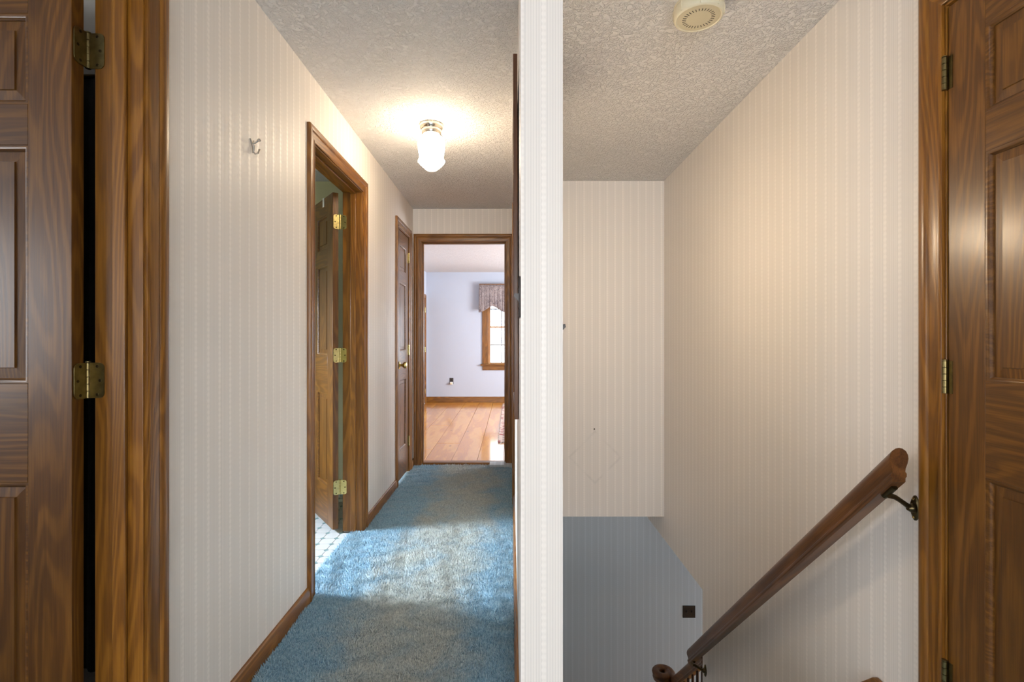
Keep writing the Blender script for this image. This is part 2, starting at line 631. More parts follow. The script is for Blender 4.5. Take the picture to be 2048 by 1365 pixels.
# ceilings
struct('ceiling', MB().box(XL, XD0, YB, YE, ZC, ZC + 0.1).box(XD0, XR, YB, YD, ZC, ZC + 0.1).box(XD1, XR, YD, YS, ZC, ZC + 0.1).box(XD0, XD1, YD, YE, ZC, ZC + 0.1), CEIL,
       'off white stippled plaster ceiling over hall and stairwell', 'ceiling')
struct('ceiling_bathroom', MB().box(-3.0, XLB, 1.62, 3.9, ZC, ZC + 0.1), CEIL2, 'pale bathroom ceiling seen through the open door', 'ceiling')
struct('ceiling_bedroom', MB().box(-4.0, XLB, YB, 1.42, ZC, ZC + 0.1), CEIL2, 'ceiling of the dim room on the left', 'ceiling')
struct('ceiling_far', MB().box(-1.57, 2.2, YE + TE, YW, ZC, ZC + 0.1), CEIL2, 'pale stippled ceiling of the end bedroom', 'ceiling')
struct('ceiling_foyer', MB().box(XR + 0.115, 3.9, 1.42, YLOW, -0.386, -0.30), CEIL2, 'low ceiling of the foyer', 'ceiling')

# floors
struct('floor', MB().box(XL, XD0, YB, YE + 0.02, -0.12, ZF - 0.012).box(XD0, XR, YB, YD + 0.12, -0.12, ZF - 0.012).box(-0.998, XL, BATH[0], BATH[1], -0.12, ZF - 0.012).box(XLB, XL, NEAR[0], NEAR[1], -0.12, ZF - 0.012).box(XLB, XL, LIN[0], LIN[1], -0.12, ZF - 0.012),
       CARPET, 'carpeted floor of hall and landing', 'floor')
struct('floor_bedroom', MB().box(-4.0, XLB, YB, 1.42, -0.12, ZF), SUB, 'floor of the dim room on the left', 'floor')
struct('floor_foyer', MB().box(-0.2, 3.9, 1.3, YLOW, LOWF - 0.1, LOWF), PLANK, 'wooden floor of the foyer below', 'floor')
bathf = struct('floor_bathroom', MB().box(-3.0, -1.0, 1.62, 3.90, -0.12, -0.036), GROUT, 'white octagon tile floor with small teal diamonds in the bathroom', 'floor')
farf = struct('floor_far', MB().box(-1.57, 2.2, YE + TE, YW, -0.12, -0.034), plain('floor_gap', srgb(70, 44, 24), 0.8), 'honey coloured wide pine plank floor of the end bedroom', 'floor')

# bathroom tiles: octagons and diamonds
P = 0.083
q = 0.0155
X0T, Y0T = -1.053, 3.018


def octa(cx, cy, z0=-0.036, z1=-0.032):
    h = P / 2 - 0.0015
    k = h - (q - 0.0005)
    pts = [(k, -h), (h, -k), (h, k), (k, h), (-k, h), (-h, k), (-h, -k), (-k, -h)]
    return [[(cx + a, cy + b, z0) for a, b in pts], [(cx + a, cy + b, z1 - 0.0006) for a, b in pts], [(cx + a * 0.975, cy + b * 0.975, z1) for a, b in pts]]


def diam(cx, cy, z0=-0.036, z1=-0.0322):
    d = q - 0.0013
    pts = [(d, 0), (0, d), (-d, 0), (0, -d)]
    return [[(cx + a, cy + b, z0) for a, b in pts], [(cx + a, cy + b, z1) for a, b in pts]]


om = finish('octagon_tile', MB().rings(octa(0, 0)), TILE, bathf)
dm = finish('diamond_tile', MB().rings(diam(0, 0)), DOT, bathf)
first = [True, True]
rest_o, rest_d = MB(), MB()
for i in range(-24, 2):
    for j in range(-17, 12):
        dx, dy = X0T + i * P, Y0T + j * P
        ox, oy = dx + P / 2, dy + P / 2
        nearby = dx > -1.75 and dy > 1.95
        for w, (cx, cy) in enumerate(((ox, oy), (dx, dy))):
            if not (-2.96 < cx < -1.045 and 1.66 < cy < 3.86) and not (w == 0 and -1.06 < cx < -1.0 and BATH[0] + 0.02 < cy < BATH[1] - 0.02):
                continue
            if nearby:
                src = (om, dm)[w]
                if first[w]:
                    o = src
                    first[w] = False
                else:
                    o = src.copy()
                    COL.objects.link(o)
                    o.parent = bathf
                o.location = (cx, cy, 0)
            elif w == 0:
                rest_o.rings(octa(cx, cy))
            else:
                rest_d.rings(diam(cx, cy))
finish('octagon_tiles_beyond', rest_o, TILE, bathf)['kind'] = 'stuff'
finish('diamond_tiles_beyond', rest_d, DOT, bathf)['kind'] = 'stuff'

# bedroom planks running away from the hall
x = -1.57
widths = [0.235, 0.24, 0.255, 0.26, 0.25, 0.255, 0.24, 0.26, 0.25, 0.245, 0.26, 0.25, 0.25, 0.26, 0.27]
k = 0
while x < 2.19:
    w = min(widths[k % len(widths)], 2.2 - x)
    y = YE + TE + 0.002
    cuts = sorted(random.uniform(5.2, 8.9) for _ in range(2))
    if cuts[1] - cuts[0] < 0.7:
        cuts = [cuts[0]]
    for c in cuts + [YW - 0.015]:
        zt = -0.0125 + random.uniform(-0.0006, 0.0006)
        pm = MB()
        hw, hl = w / 2 - 0.0016, (c - y) / 2 - 0.0012
        pm.rings([[(-hw, -hl, -0.02), (hw, -hl, -0.02), (hw, hl, -0.02), (-hw, hl, -0.02)],
                  [(-hw, -hl, -0.002), (hw, -hl, -0.002), (hw, hl, -0.002), (-hw, hl, -0.002)],
                  [(-hw + 0.002, -hl + 0.002, 0), (hw - 0.002, -hl + 0.002, 0), (hw - 0.002, hl - 0.002, 0), (-hw + 0.002, hl - 0.002, 0)]])
        o = finish('floor_plank', pm, PLANK, farf)
        o.location = (x + w / 2, (y + c) / 2, zt)
        y = c
    x += w
    k += 1
struct('trim_1', MB().rings([[(END[0], YE + 0.012, -0.03), (END[0], YE + 0.03, -0.006), (END[0], YE + 0.10, -0.004), (END[0], YE + TE + 0.004, -0.012), (END[0], YE + TE + 0.004, -0.03)],
                             [(END[1], YE + 0.012, -0.03), (END[1], YE + 0.03, -0.006), (END[1], YE + 0.10, -0.004), (END[1], YE + TE + 0.004, -0.012), (END[1], YE + TE + 0.004, -0.03)]]),
       WX, 'wooden threshold strip between blue carpet and plank floor', 'threshold')

# ------------------------------------------------------------------ door frames
CAS = [(0, 0), (0, .008), (.003, .0105), (.009, .0108), (.012, .0085), (.016, .0088), (.036, .0115), (.040, .0110), (.043, .0150), (.050, .0178), (.064, .018), (.068, .0165), (.070, .013), (.070, 0)]
HINGE_Z = (1.898, 1.07, 0.25)


def frame(name, label, axis, plane, out, u0, u1, zf=ZF - 0.005, zh=ZH, depth=TL, stop=(0.037, 0.071), both=False, cw=1.0):
    """casing boards, jambs and stops around an opening; w is measured out of the wall face"""
    def mp(u, w, z):
        return (plane + out * w, u, z) if axis == 'y' else (u, plane + out * w, z)
    base = mp((u0 + u1) / 2, 0, zf)
    r = root(name, base, label, 'door frame', kind='structure')
    horiz = WY if axis == 'y' else WX

    def part(nm, mb, mat, **kw):
        return finish(nm, mb, mat, r, off=base, **kw)
    rv = 0.005
    for side in ([1, -1] if both else [1]):
        woff = 0 if side == 1 else -depth
        cas = [(s * cw, t) for s, t in CAS]
        for e, sg in ((u0 - rv, -1), (u1 + rv, 1)):
            lo = [mp(e + sg * s, woff + side * t, zf) for s, t in cas]
            hi = [mp(e + sg * s, woff + side * t, zh + rv + s) for s, t in cas]
            part('casing_side', MB().rings([lo, hi]), WZ, smooth=True)
        a = [mp(u0 - rv - s, woff + side * t, zh + rv + s) for s, t in cas]
        b = [mp(u1 + rv + s, woff + side * t, zh + rv + s) for s, t in cas]
        part('casing_head', MB().rings([a, b]), horiz, smooth=True)

    def bx(ua, ub, wa, wb, za, zb):
        p, q2 = mp(ua, wa, za), mp(ub, wb, zb)
        return MB().box(min(p[0], q2[0]), max(p[0], q2[0]), min(p[1], q2[1]), max(p[1], q2[1]), za, zb)
    part('jamb_side', bx(u0 - J, u0, -depth, 0.0004, zf, zh), WZ, bevel=0.0015)
    part('jamb_side', bx(u1, u1 + J, -depth, 0.0004, zf, zh), WZ, bevel=0.0015)
    part('jamb_head', bx(u0 - J, u1 + J, -depth, 0.0004, zh, zh + J), horiz, bevel=0.0015)
    if stop:
        a, b = -stop[1], -stop[0]
        part('stop_side', bx(u0, u0 + 0.011, a, b, zf, zh - 0.011), WZ, bevel=0.003)
        part('stop_side', bx(u1 - 0.011, u1, a, b, zf, zh - 0.011), WZ, bevel=0.003)
        part('stop_head', bx(u0, u1, a, b, zh - 0.011, zh), horiz, bevel=0.003)
    return r, part


frame('trim_2', 'dark stained door casing and jamb at the far left edge, beside the nearest door', 'y', XL, 1, *NEAR)
frame('trim_3', 'stained wood casing around the open bathroom doorway', 'y', XL, 1, *BATH)
frame('trim_4', 'stained wood casing around the narrow closet door at the hall end', 'y', XL, 1, *LIN, stop=None)
fr_end, part_end = frame('trim_5', 'stained wood casing around the doorway into the lavender bedroom', 'x', YE, -1, *END, depth=TE, both=False)
frame('trim_6', 'stained wood casing seen edge-on at the far end of the right hall wall', 'y', XD0, -1, *RFAR, depth=0.055, stop=None)
frame('trim_7', 'golden stained door casing beside the handrail at the right edge', 'y', XR, -1, *RDO, depth=0.115, stop=None)
frame('trim_8', 'low brown door casing on the bedroom side wall beyond the end doorway', 'y', -1.57, 1, *SHORT, zf=-0.012, zh=1.90, depth=0.11, stop=None)
part_end('strike_plate', MB().box(END[0], END[0] + 0.002, YE + 0.075, YE + 0.105, 1.0, 1.075), BRASS)


# ------------------------------------------------------------------ panel doors
def rrect(w, h, r, n=4):
    pts = []
    for cx, cy, a0 in ((w - r, h - r, 0), (0, h - r, 90), (0, r, 180), (w - r, r, 270)):
        if cx == 0:
            pts += [(0, h if a0 == 90 else 0)]
            continue
        for i in range(n + 1):
            a = math.radians(a0 + 90 * i / n)
            pts.append((cx + r * math.cos(a), cy + r * math.sin(a)))
    return pts


def hinge(door, loc, ang_a, ang_b, metal, h=0.089, lw=0.037):
    """ang_a / ang_b: directions of the two leaves from the pin, in the door's frame"""
    hg = sub('hinge', door, loc)
    for a, nrm in ((ang_a, -1), (ang_b, 1)):
        d = Vector((math.cos(a), math.sin(a), 0))
        nn = Vector((-math.sin(a), math.cos(a), 0)) * nrm
        pts = rrect(lw, h, 0.013)
        r0 = [tuple(d * (0.004 + p) + Vector((0, 0, z - h / 2)) - nn * 0.0012) for p, z in pts]
        r1 = [tuple(d * (0.004 + p) + Vector((0, 0, z - h / 2)) + nn * 0.0012) for p, z in pts]
        finish('leaf', MB().rings([r0, r1]), metal, hg)
        for p, z in ((0.024, h * 0.40), (0.031, 0.0), (0.024, -h * 0.40)):
            c = d * p + Vector((0, 0, z))
            mb = MB()
            t = nn.cross(d)
            for (ra, rb) in ((0.0038, 0.0030),):
                rg = []
                for off, rr in ((-0.0019, ra), (0.0019, ra), (0.0023, rb)):
                    rg.append([tuple(c + nn * off + rr * (math.cos(2 * PI * k / 10) * d + math.sin(2 * PI * k / 10) * Vector((0, 0, 1)))) for k in range(10)])
                mb.rings(rg)
            finish('screw', mb, SCREW, hg)
    mb = MB()
    sg = h / 5
    for i in range(5):
        z0 = -h / 2 + i * sg
        mb.lathe([(0.0052, z0 + 0.0002), (0.0061, z0 + 0.0008), (0.0061, z0 + sg - 0.0008), (0.0052, z0 + sg - 0.0002)], n=14)
    mb.lathe([(0.0045, h / 2), (0.0064, h / 2 + 0.001), (0.0064, h / 2 + 0.003), (0.003, h / 2 + 0.005)], n=14)
    finish('knuckle', mb, metal, hg, smooth=True)
    return hg


ROWS = ((0.235, 0.825), (1.066, 1.645), (1.745, 1.965))


def panel_door(name, label, loc, rz, W, ztop=2.078, cols=2, stile=0.106, zb=-0.008, flip=1, group=None, rows=ROWS):
    """local frame: hinge edge at x=0, slab runs along +x; thickness spans y from 0 to flip*0.035"""
    r = root(name, (loc[0], loc[1], 0), label, 'door', kind='structure', rz=rz)
    T = 0.035 * flip
    y0, y1 = min(0, T), max(0, T)

    def bx(nm, x0, x1, z0, z1, mat):
        return finish(nm, MB().box(x0, x1, y0, y1, z0, z1), mat, r, bevel=0.0012)
    bx('stile', 0, stile, zb, ztop, DZ)
    bx('stile', W - stile, W, zb, ztop, DZ)
    xs = [(stile, W - stile)]
    if cols == 2:
        mid = W / 2
        xs = [(stile, mid - 0.05), (mid + 0.05, W - stile)]
        for lo, hi in rows:
            bx('mullion', mid - 0.05, mid + 0.05, lo, hi, DZ)
    edges = [zb] + [e for rw in rows for e in rw] + [ztop]
    for i in range(0, len(edges), 2):
        bx('rail', stile, W - stile, edges[i], edges[i + 1], DX)
    yc = T / 2
    for lo, hi in rows:
        for a, b in xs:
            # raised panel: field, bevel, tongue on both faces
            rg = []
            for half, ins in ((0.0025, 0.002), (0.0065, 0.012), (0.0085, 0.037), (0.0120, 0.0385)):
                rg.append((half, ins))
            rings = []
            for half, ins in reversed(rg):
                rings.append([(a + ins, yc - half, lo + ins), (b - ins, yc - half, lo + ins), (b - ins, yc - half, hi - ins), (a + ins, yc - half, hi - ins)])
            for half, ins in rg:
                rings.append([(a + ins, yc + half, lo + ins), (b - ins, yc + half, lo + ins), (b - ins, yc + half, hi - ins), (a + ins, yc + half, hi - ins)])
            finish('panel', MB().rings(rings), DZ, r)
            # moulding round the panel, both faces
            mb = MB()
            prof = [(0.0, 0.0169), (0.004, 0.0172), (0.0075, 0.0155), (0.0095, 0.0125), (0.0125, 0.0105), (0.0135, 0.0050), (0.0, 0.0050)]
            for sgn in (-1, 1):
                rings = []
                for cx, cz, sx, sz in ((a, lo, 1, 1), (b, lo, -1, 1), (b, hi, -1, -1), (a, hi, 1, -1)):
                    rings.append([(cx + sx * s, yc + sgn * t, cz + sz * s) for s, t in prof])
                mb.rings(rings, closed=True)
            finish('moulding', mb, DX, r, smooth=True)
    return r


def open_door(name, label, opening, theta, metal, W):
    """door hinged on the far jamb of a left wall opening, swung into the room by theta degrees"""
    pin = Vector((-1.063, opening[1] - 0.001, 0))
    t = math.radians(theta)
    # closed: slab direction -Y; open: rotated clockwise
    dirv = (-math.sin(t), -math.cos(t))
    rz = math.atan2(dirv[1], dirv[0])
    # room face of the closed slab lies 9 mm hallward of the pin
    def rotcw(x, y):
        return (x * math.cos(t) + y * math.sin(t), -x * math.sin(t) + y * math.cos(t))
    ox, oy = rotcw(0.009, -0.003)
    d = panel_door(name, label, (pin.x + ox, pin.y + oy), rz, W, flip=1)
    inv = Matrix.Rotation(-rz, 4, 'Z')
    for z in HINGE_Z:
        p = inv @ Vector((pin.x - (pin.x + ox), pin.y - (pin.y + oy), 0))
        # jamb leaf points +X in the world, door leaf follows the slab edge
        ed = rotcw(1, 0)
        hinge(d, (p.x, p.y, z), -rz + 0.0, math.atan2(ed[1], ed[0]) - rz, metal)
    return d


d1 = open_door('door_1', 'dark six-panel door standing open at the far left edge', NEAR, 90, BRASS, 0.762)
d2 = open_door('door_2', 'six-panel bathroom door swung open, with bright brass hinges', BATH, 143, BRASS_B, 0.755)

# closed closet door at the hall end (opens into the hall)
d3 = panel_door('door_3', 'narrow glossy closed closet door with a brass knob, near the hall end', (XL - 0.003, LIN[1] - 0.003), -PI / 2, LIN[1] - LIN[0] - 0.006, cols=1, stile=0.09, flip=-1)
for z in HINGE_Z:
    hinge(d3, (-0.001, 0.0085, z), -PI / 2 + 0.02, PI + PI / 2, BRASS_B)
    finish('leaf_edge', MB().box(0.003, 0.013, 0.0, 0.0022, z - 0.0445, z + 0.0445), BRASS_B, d3)
kz = 0.952
kn = sub('door_knob', d3, (LIN[1] - 0.003 - 4.152, 0, kz))
finish('rosette', MB().lathe([(0.033, 0.0), (0.033, 0.003), (0.028, 0.008), (0.014, 0.011)], n=28, axis='y'), BRASS_B, kn, smooth=True)
finish('knob', MB().lathe([(0.011, 0.008), (0.011, 0.026), (0.018, 0.032), (0.027, 0.043), (0.0275, 0.054), (0.023, 0.062), (0.010, 0.066)], n=28, axis='y'), BRASS_B, kn, smooth=True)

# closed door at the right edge, hinged at its far side
d4 = panel_door('door_4', 'golden brown six-panel door closed at the right edge of the view', (XR + 0.003, RDO[1] - 0.003), -PI / 2 , RDO[1] - RDO[0] - 0.006, flip=1)
d4.rotation_euler = (0, 0, -PI / 2)
for z in HINGE_Z:
    hinge(d4, (-0.002, -0.0085, z), PI / 2 - 0.02, PI / 2 + 0.02, BRASS)
    finish('leaf_edge', MB().box(0.003, 0.014, -0.0024, 0.0, z - 0.0445, z + 0.0445), BRASS, d4)
# closed door on the right hall wall, seen edge-on
d5 = panel_door('door_5', 'closed stained door seen edge-on in the right hall wall', (XD0 + 0.012, RFAR[1] - 0.003), -PI / 2, RFAR[1] - RFAR[0] - 0.006, flip=1)
# low door on the bedroom side wall
d6 = panel_door('door_6', 'low brown closet door on the bedroom side wall, with brass hinges', (-1.57 - 0.002, SHORT[1] - 0.003), -PI / 2, SHORT[1] - SHORT[0] - 0.006, ztop=1.893, flip=-1, rows=((0.235, 0.80), (1.0, 1.50), (1.60, 1.78)))
for z in (1.69, 0.97, 0.21):
    hinge(d6, (-0.001, 0.0085, z), -PI / 2 + 0.02, PI + PI / 2, BRASS_B)

# ------------------------------------------------------------------ baseboards
BASEP = [(0, 0), (0.0145, 0), (0.0145, 0.042), (0.011, 0.048), (0.0105, 0.055), (0.0075, 0.0605), (0.004, 0.063), (0, 0.063)]


def baseboard(name, label, axis, plane, out, a, b, z0=ZF, s=1.0):
    mb = MB()
    f = (lambda u, w, z: (plane + out * w, u, z)) if axis == 'y' else (lambda u, w, z: (u, plane + out * w, z))
    mb.rings([[f(e, w, z0 - 0.012 * (i < 2) + z * s) for i, (w, z) in enumerate(BASEP)] for e in (a, b)])
    return struct(name, mb, WY if axis == 'y' else WX, label, 'baseboard', smooth=True)


baseboard('baseboard_left', 'brown baseboard on the left hall wall before the bathroom doorway', 'y', XL, 1, NEAR[1] + 0.075, BATH[0] - 0.075)
baseboard('baseboard_left_far', 'brown baseboard on the left hall wall between bathroom and closet doors', 'y', XL, 1, BATH[1] + 0.075, LIN[0] - 0.075)
baseboard('baseboard_left_end', 'short brown baseboard piece in the hall corner past the closet', 'y', XL, 1, LIN[1] + 0.075, YE)
baseboard('baseboard_centre', 'brown baseboard along the right side of the hall carpet', 'y', XD0, -1, YD, RFAR[0] - 0.075)
baseboard('baseboard_far', 'brown baseboard under the lavender bedroom wall', 'x', YW, -1, -1.57, 2.2, z0=-0.012, s=1.7)
baseboard('baseboard_far_left', 'brown baseboard on the bedroom side wall', 'y', -1.57, 1, YE + TE + 0.02, SHORT[0] - 0.075, z0=-0.012, s=1.7)

# ------------------------------------------------------------------ staircase (mostly below the frame)
RISE, RUN, Y0S = 0.2042, 0.2114, 1.50
stair = root('staircase', (0.665, Y0S, LOWF), 'carpeted stair flight going down below the handrail', 'stairs', kind='structure')
for i in range(12):
    zt = ZF - (i + 1) * RISE
    if i < 11:
        finish('tread', MB().box(XD1, XR, Y0S + i * RUN - 0.02, Y0S + (i + 1) * RUN + 0.01, zt - 0.03, zt), CARPET, stair, bevel=0.01, off=stair.location)
    finish('riser', MB().box(XD1, XR, Y0S + i * RUN - 0.001, Y0S + i * RUN + 0.012, zt, zt + RISE - 0.028), CARPET, stair, off=stair.location)
# skirt board on the right wall: level piece, then down the slope
SL = 0.966
sk = []
for xx in (XR - 0.019, XR):
    sk.append([(xx, 1.445, 0.078), (xx, 1.62, 0.078), (xx, 3.104, 0.078 - SL * (3.104 - 1.62)), (xx, 3.104, -0.24 - SL * (3.104 - 1.62)), (xx, 1.50, -0.13), (xx, 1.445, -0.04)])
struct('baseboard_right', MB().rings(sk), WY, 'brown skirt board running down the right stair wall', 'skirt board', bevel=0.004)

# ------------------------------------------------------------------ handrail
HR = [(-0.0275, 0.048), (-0.026, 0.056), (-0.020, 0.064), (-0.010, 0.069), (0, 0.0705), (0.010, 0.069), (0.020, 0.064), (0.026, 0.056), (0.0275, 0.048), (0.025, 0.038), (0.0195, 0.028), (0.0185, 0.021),
      (0.0225, 0.017), (0.0225, 0.011), (0.019, 0.008), (0.019, 0.0), (-0.019, 0.0), (-0.019, 0.008), (-0.0225, 0.011), (-0.0225, 0.017), (-0.0185, 0.021), (-0.0195, 0.028), (-0.025, 0.038)]
KC = math.sqrt(1 + SL * SL)


def rail_ring(p, side=Vector((1, 0, 0)), k=KC):
    return [tuple(Vector(p) + side * a + Vector((0, 0, (b - 0.0705) * k))) for a, b in HR]


XH = 1.111
hand = root('handrail', (XH, 2.25, 0.07), 'brown moulded wooden handrail sloping down the right stair wall', 'handrail')
p0, p1 = (XH, 1.432, 0.862), (XH, 3.085, 0.862 - SL * (3.085 - 1.432))
rot = Matrix.Rotation(-math.atan(SL), 4, 'X')
mb = MB().rings([rail_ring(p0), rail_ring(p1)])
mb.v = [tuple(rot.inverted() @ (Vector(v) - hand.location)) for v in mb.v]
o = finish('rail', mb, RY, hand, smooth=True)
o.rotation_euler = (-math.atan(SL), 0, 0)
for Yb in (1.468, 3.055):
    zr = 0.862 - SL * (Yb - 1.432) - 0.0705 * KC
    bk = sub('bracket', hand, Vector((0, 0, 0)))
    o = hand.location
    zp = zr - 0.052
    mbp = MB()
    rg = []
    for xx, f in ((XR, 1.0), (XR - 0.004, 1.0), (XR - 0.007, 0.82)):
        rg.append([(xx, Yb + 0.019 * f * math.cos(2 * PI * k / 24) * (1.0 - 0.35 * abs(math.sin(2 * PI * k / 24))), zp + 0.037 * f * math.sin(2 * PI * k / 24)) for k in range(24)])
    mbp.rings(rg)
    finish('wall_plate', mbp, BRONZE, bk, smooth=True, off=o)
    finish('boss', MB().lathe([(0.0135, 0), (0.013, -0.008), (0.0095, -0.016), (0.007, -0.02)], (XR - 0.005, Yb, zp), n=20, axis='x'), BRONZE, bk, smooth=True, off=o)
    finish('arm', MB().tube([(XR - 0.012, Yb, zp), (XR - 0.030, Yb - 0.002, zp + 0.010), (XR - 0.050, Yb - 0.004, zp + 0.024), (XR - 0.066, Yb - 0.004, zp + 0.034), (XH - 0.004, Yb - 0.004, zp + 0.038)], [0.0075, 0.007, 0.0068, 0.0075, 0.008], 12), BRONZE, bk, smooth=True, off=o)
    finish('saddle', MB().tube([(XH, Yb - 0.02, zp + 0.048 + 0.02 * SL), (XH, Yb + 0.02, zp + 0.048 - 0.02 * SL)], 0.0085, 12), BRONZE, bk, smooth=True, off=o)
    for dz in (-0.027, 0.027):
        finish('screw', MB().lathe([(0.0042, 0), (0.004, -0.0025), (0.002, -0.0035)], (XR - 0.006, Yb, zp + dz), n=12, axis='x'), BRASS_B, bk, smooth=True, off=o)

# lower balustrade with volute
XV = 1.205
bal = root('stair_balustrade', (XV, 3.45, LOWF), 'dark wooden stair balustrade with a curled rail end in the foyer', 'balustrade')
path = []
zv = -0.755
for i in range(8):
    y = 3.104 + i * 0.08
    path.append((Vector((XV, y, zv - SL * (y - 3.104))), Vector((1, 0, 0)), KC))
yend, zend = 3.664, zv - SL * 0.56
for i, a in enumerate((0.35, 0.65, 0.85, 1.0)):
    y = yend + 0.012 + 0.022 * (i + 1)
    zend = zend - 0.022 * SL * (1 - a)
    path.append((Vector((XV, y, zend)), Vector((1, 0, 0)), 1 + (KC - 1) * (1 - a)))
cx, cy, r0 = XV - 0.062, path[-1][0].y, 0.062
for i in range(1, 22):
    a = i / 21 * 2 * PI * 1.05
    rr = r0 * (1 - 0.36 * i / 21)
    ccx = cx
    p = Vector((ccx + rr * math.cos(a), cy + rr * math.sin(a), zend))
    path.append((p, Vector((math.cos(a), math.sin(a), 0)), 1.0))
finish('rail', MB().rings([rail_ring(p, s, k) for p, s, k in path]), RY, bal, smooth=True, off=bal.location)
finish('newel_post', MB().lathe([(0.034, LOWF), (0.034, LOWF + 0.28), (0.027, LOWF + 0.30), (0.024, LOWF + 0.42), (0.030, LOWF + 0.75), (0.020, zend - 0.13), (0.026, zend - 0.10), (0.030, zend - 0.068)], (cx, cy, 0), n=20), RZ, bal, smooth=True, off=bal.location)
for i in range(7):
    y = 3.15 + i * 0.083
    zt = zv - SL * (y - 3.104) - 0.07 * KC + 0.01
    zb = max(LOWF, ZF - (math.floor((y - Y0S) / RUN) + 1) * RISE)
    h = zt - zb
    finish('baluster', MB().lathe([(0.016, zb), (0.016, zb + 0.15 * h), (0.011, zb + 0.18 * h), (0.017, zb + 0.3 * h), (0.010, zb + 0.55 * h), (0.009, zt)], (XV, y, 0), n=12), RZ, bal, smooth=True, off=bal.location)

# ------------------------------------------------------------------ ceiling lamps
GL_HALL = lamp_mat('lit_opal_glass', HALL_LAMP)
GL_STAIR = lamp_mat('lit_opal_glass_stair', STAIR_LAMP)


def ceiling_lamp(label, x, y, gl):
    r = root('ceiling_lamp', (x, y, ZC), label, 'ceiling light')
    finish('canopy', MB().lathe([(0.066, 0.0), (0.068, -0.003), (0.067, -0.020), (0.062, -0.026), (0.060, -0.030)], n=48), CHROME, r, smooth=True)
    finish('collar', MB().lathe([(0.057, -0.030), (0.058, -0.034), (0.055, -0.056), (0.050, -0.062), (0.046, -0.063)], n=48), CHROME, r, smooth=True)
    for k in range(3):
        a = 2 * PI * k / 3 + 0.6
        finish('thumb_screw', MB().tube([(0.053 * math.cos(a), 0.053 * math.sin(a), -0.046), (0.068 * math.cos(a), 0.068 * math.sin(a), -0.046)], 0.0032, 8), CHROME, r)
    prof = [(0.046, -0.060), (0.052, -0.066), (0.066, -0.077), (0.075, -0.092), (0.078, -0.110), (0.077, -0.130), (0.073, -0.155), (0.069, -0.180), (0.0685, -0.195), (0.0755, -0.206), (0.0755, -0.214), (0.0635, -0.218),
            (0.0630, -0.229), (0.051, -0.233), (0.050, -0.242), (0.038, -0.246), (0.037, -0.253), (0.030, -0.258), (0.012, -0.260)]

    def flute(a, i):
        return 1 + (0.025 * math.cos(10 * a) if 9 <= i <= 15 else 0.006 * math.cos(10 * a))
    finish('glass_shade', MB().lathe(prof, n=80, mod=flute), gl, r, smooth=True)
    return r


ceiling_lamp('small opal glass ceiling lamp, lit, over the middle of the hall', -0.456, 2.866, GL_HALL)
# wall lamp on the stairwell side of the divider, hidden behind the wall end except for its key
wl = root('wall_lamp', (XD1, 2.30, 1.64), 'small lit wall lamp on the stairwell side of the wall end, almost hidden behind it', 'wall lamp')
finish('back_plate', MB().lathe([(0.040, 0.0), (0.040, 0.004), (0.034, 0.009), (0.012, 0.012)], (0, 0, -0.085), n=28, axis='x'), BRONZE, wl, smooth=True)
finish('arm', MB().tube([(0.008, 0, -0.085), (0.030, 0, -0.092), (0.047, 0, -0.082), (0.050, 0, -0.062)], 0.006, 12), BRONZE, wl, smooth=True)
finish('socket_cup', MB().lathe([(0.012, -0.072), (0.022, -0.066), (0.026, -0.052), (0.026, -0.046)], (0.050, 0, 0), n=24), BRONZE, wl, smooth=True)
finish('glass_shade', MB().lathe([(0.024, -0.048), (0.033, -0.035), (0.037, -0.010), (0.037, 0.030), (0.032, 0.055), (0.022, 0.062)], (0.050, 0, 0), n=32), GL_STAIR, wl, smooth=True)
finish('top_cap', MB().lathe([(0.036, 0.058), (0.034, 0.064), (0.020, 0.071), (0.004, 0.074)], (0.050, 0, 0), n=24), BRONZE, wl, smooth=True)
finish('pull_chain', MB().tube([(0.050, 0, -0.07), (0.050, 0, -0.16)], 0.0012, 6).lathe([(0.001, -0.172), (0.004, -0.168), (0.004, -0.162), (0.001, -0.158)], (0.050, 0, 0), n=10), BRASS_B, wl)

# ------------------------------------------------------------------ smoke alarm
sm = root('smoke_alarm', (0.688, 1.834, ZC), 'yellowed ivory round smoke alarm on the stairwell ceiling', 'smoke alarm')
finish('base', MB().lathe([(0.084, 0.0), (0.087, -0.003), (0.087, -0.012)], n=64), IVORY, sm, smooth=True)
finish('cover', MB().lathe([(0.086, -0.012), (0.0885, -0.016), (0.0875, -0.044), (0.084, -0.050), (0.079, -0.052), (0.076, -0.050), (0.075, -0.048)], n=64), IVORY, sm, smooth=True)
for k in range(8):
    a = 2 * PI * k / 8 + 0.5
    c, s_ = math.cos(a), math.sin(a)
    finish('rib', MB().tube([(0.0875 * c, 0.0875 * s_, -0.010), (0.0888 * c, 0.0888 * s_, -0.026), (0.0866 * c, 0.0866 * s_, -0.047)], 0.0022, 8), IVORY, sm, smooth=True)
finish('grille_disc', MB().lathe([(0.0755, -0.046), (0.0755, -0.049), (0.060, -0.0505), (0.002, -0.0505)], n=64), IVORY_D, sm, smooth=True)
mb = MB()
for k in range(30):
    a = 2 * PI * k / 30
    d = Vector((math.cos(a), math.sin(a), 0))
    t = Vector((-math.sin(a), math.cos(a), 0))
    zz = Vector((0, 0, -0.0502))
    lo = [d * 0.044 - t * 0.0011, d * 0.057 - t * 0.0014, d * 0.057 + t * 0.0014, d * 0.044 + t * 0.0011]
    mb.rings([[tuple(p + zz) for p in lo], [tuple(p + zz - Vector((0, 0, 0.0008))) for p in lo]])
finish('vent_slots', mb, SLOT, sm)['kind'] = 'stuff'

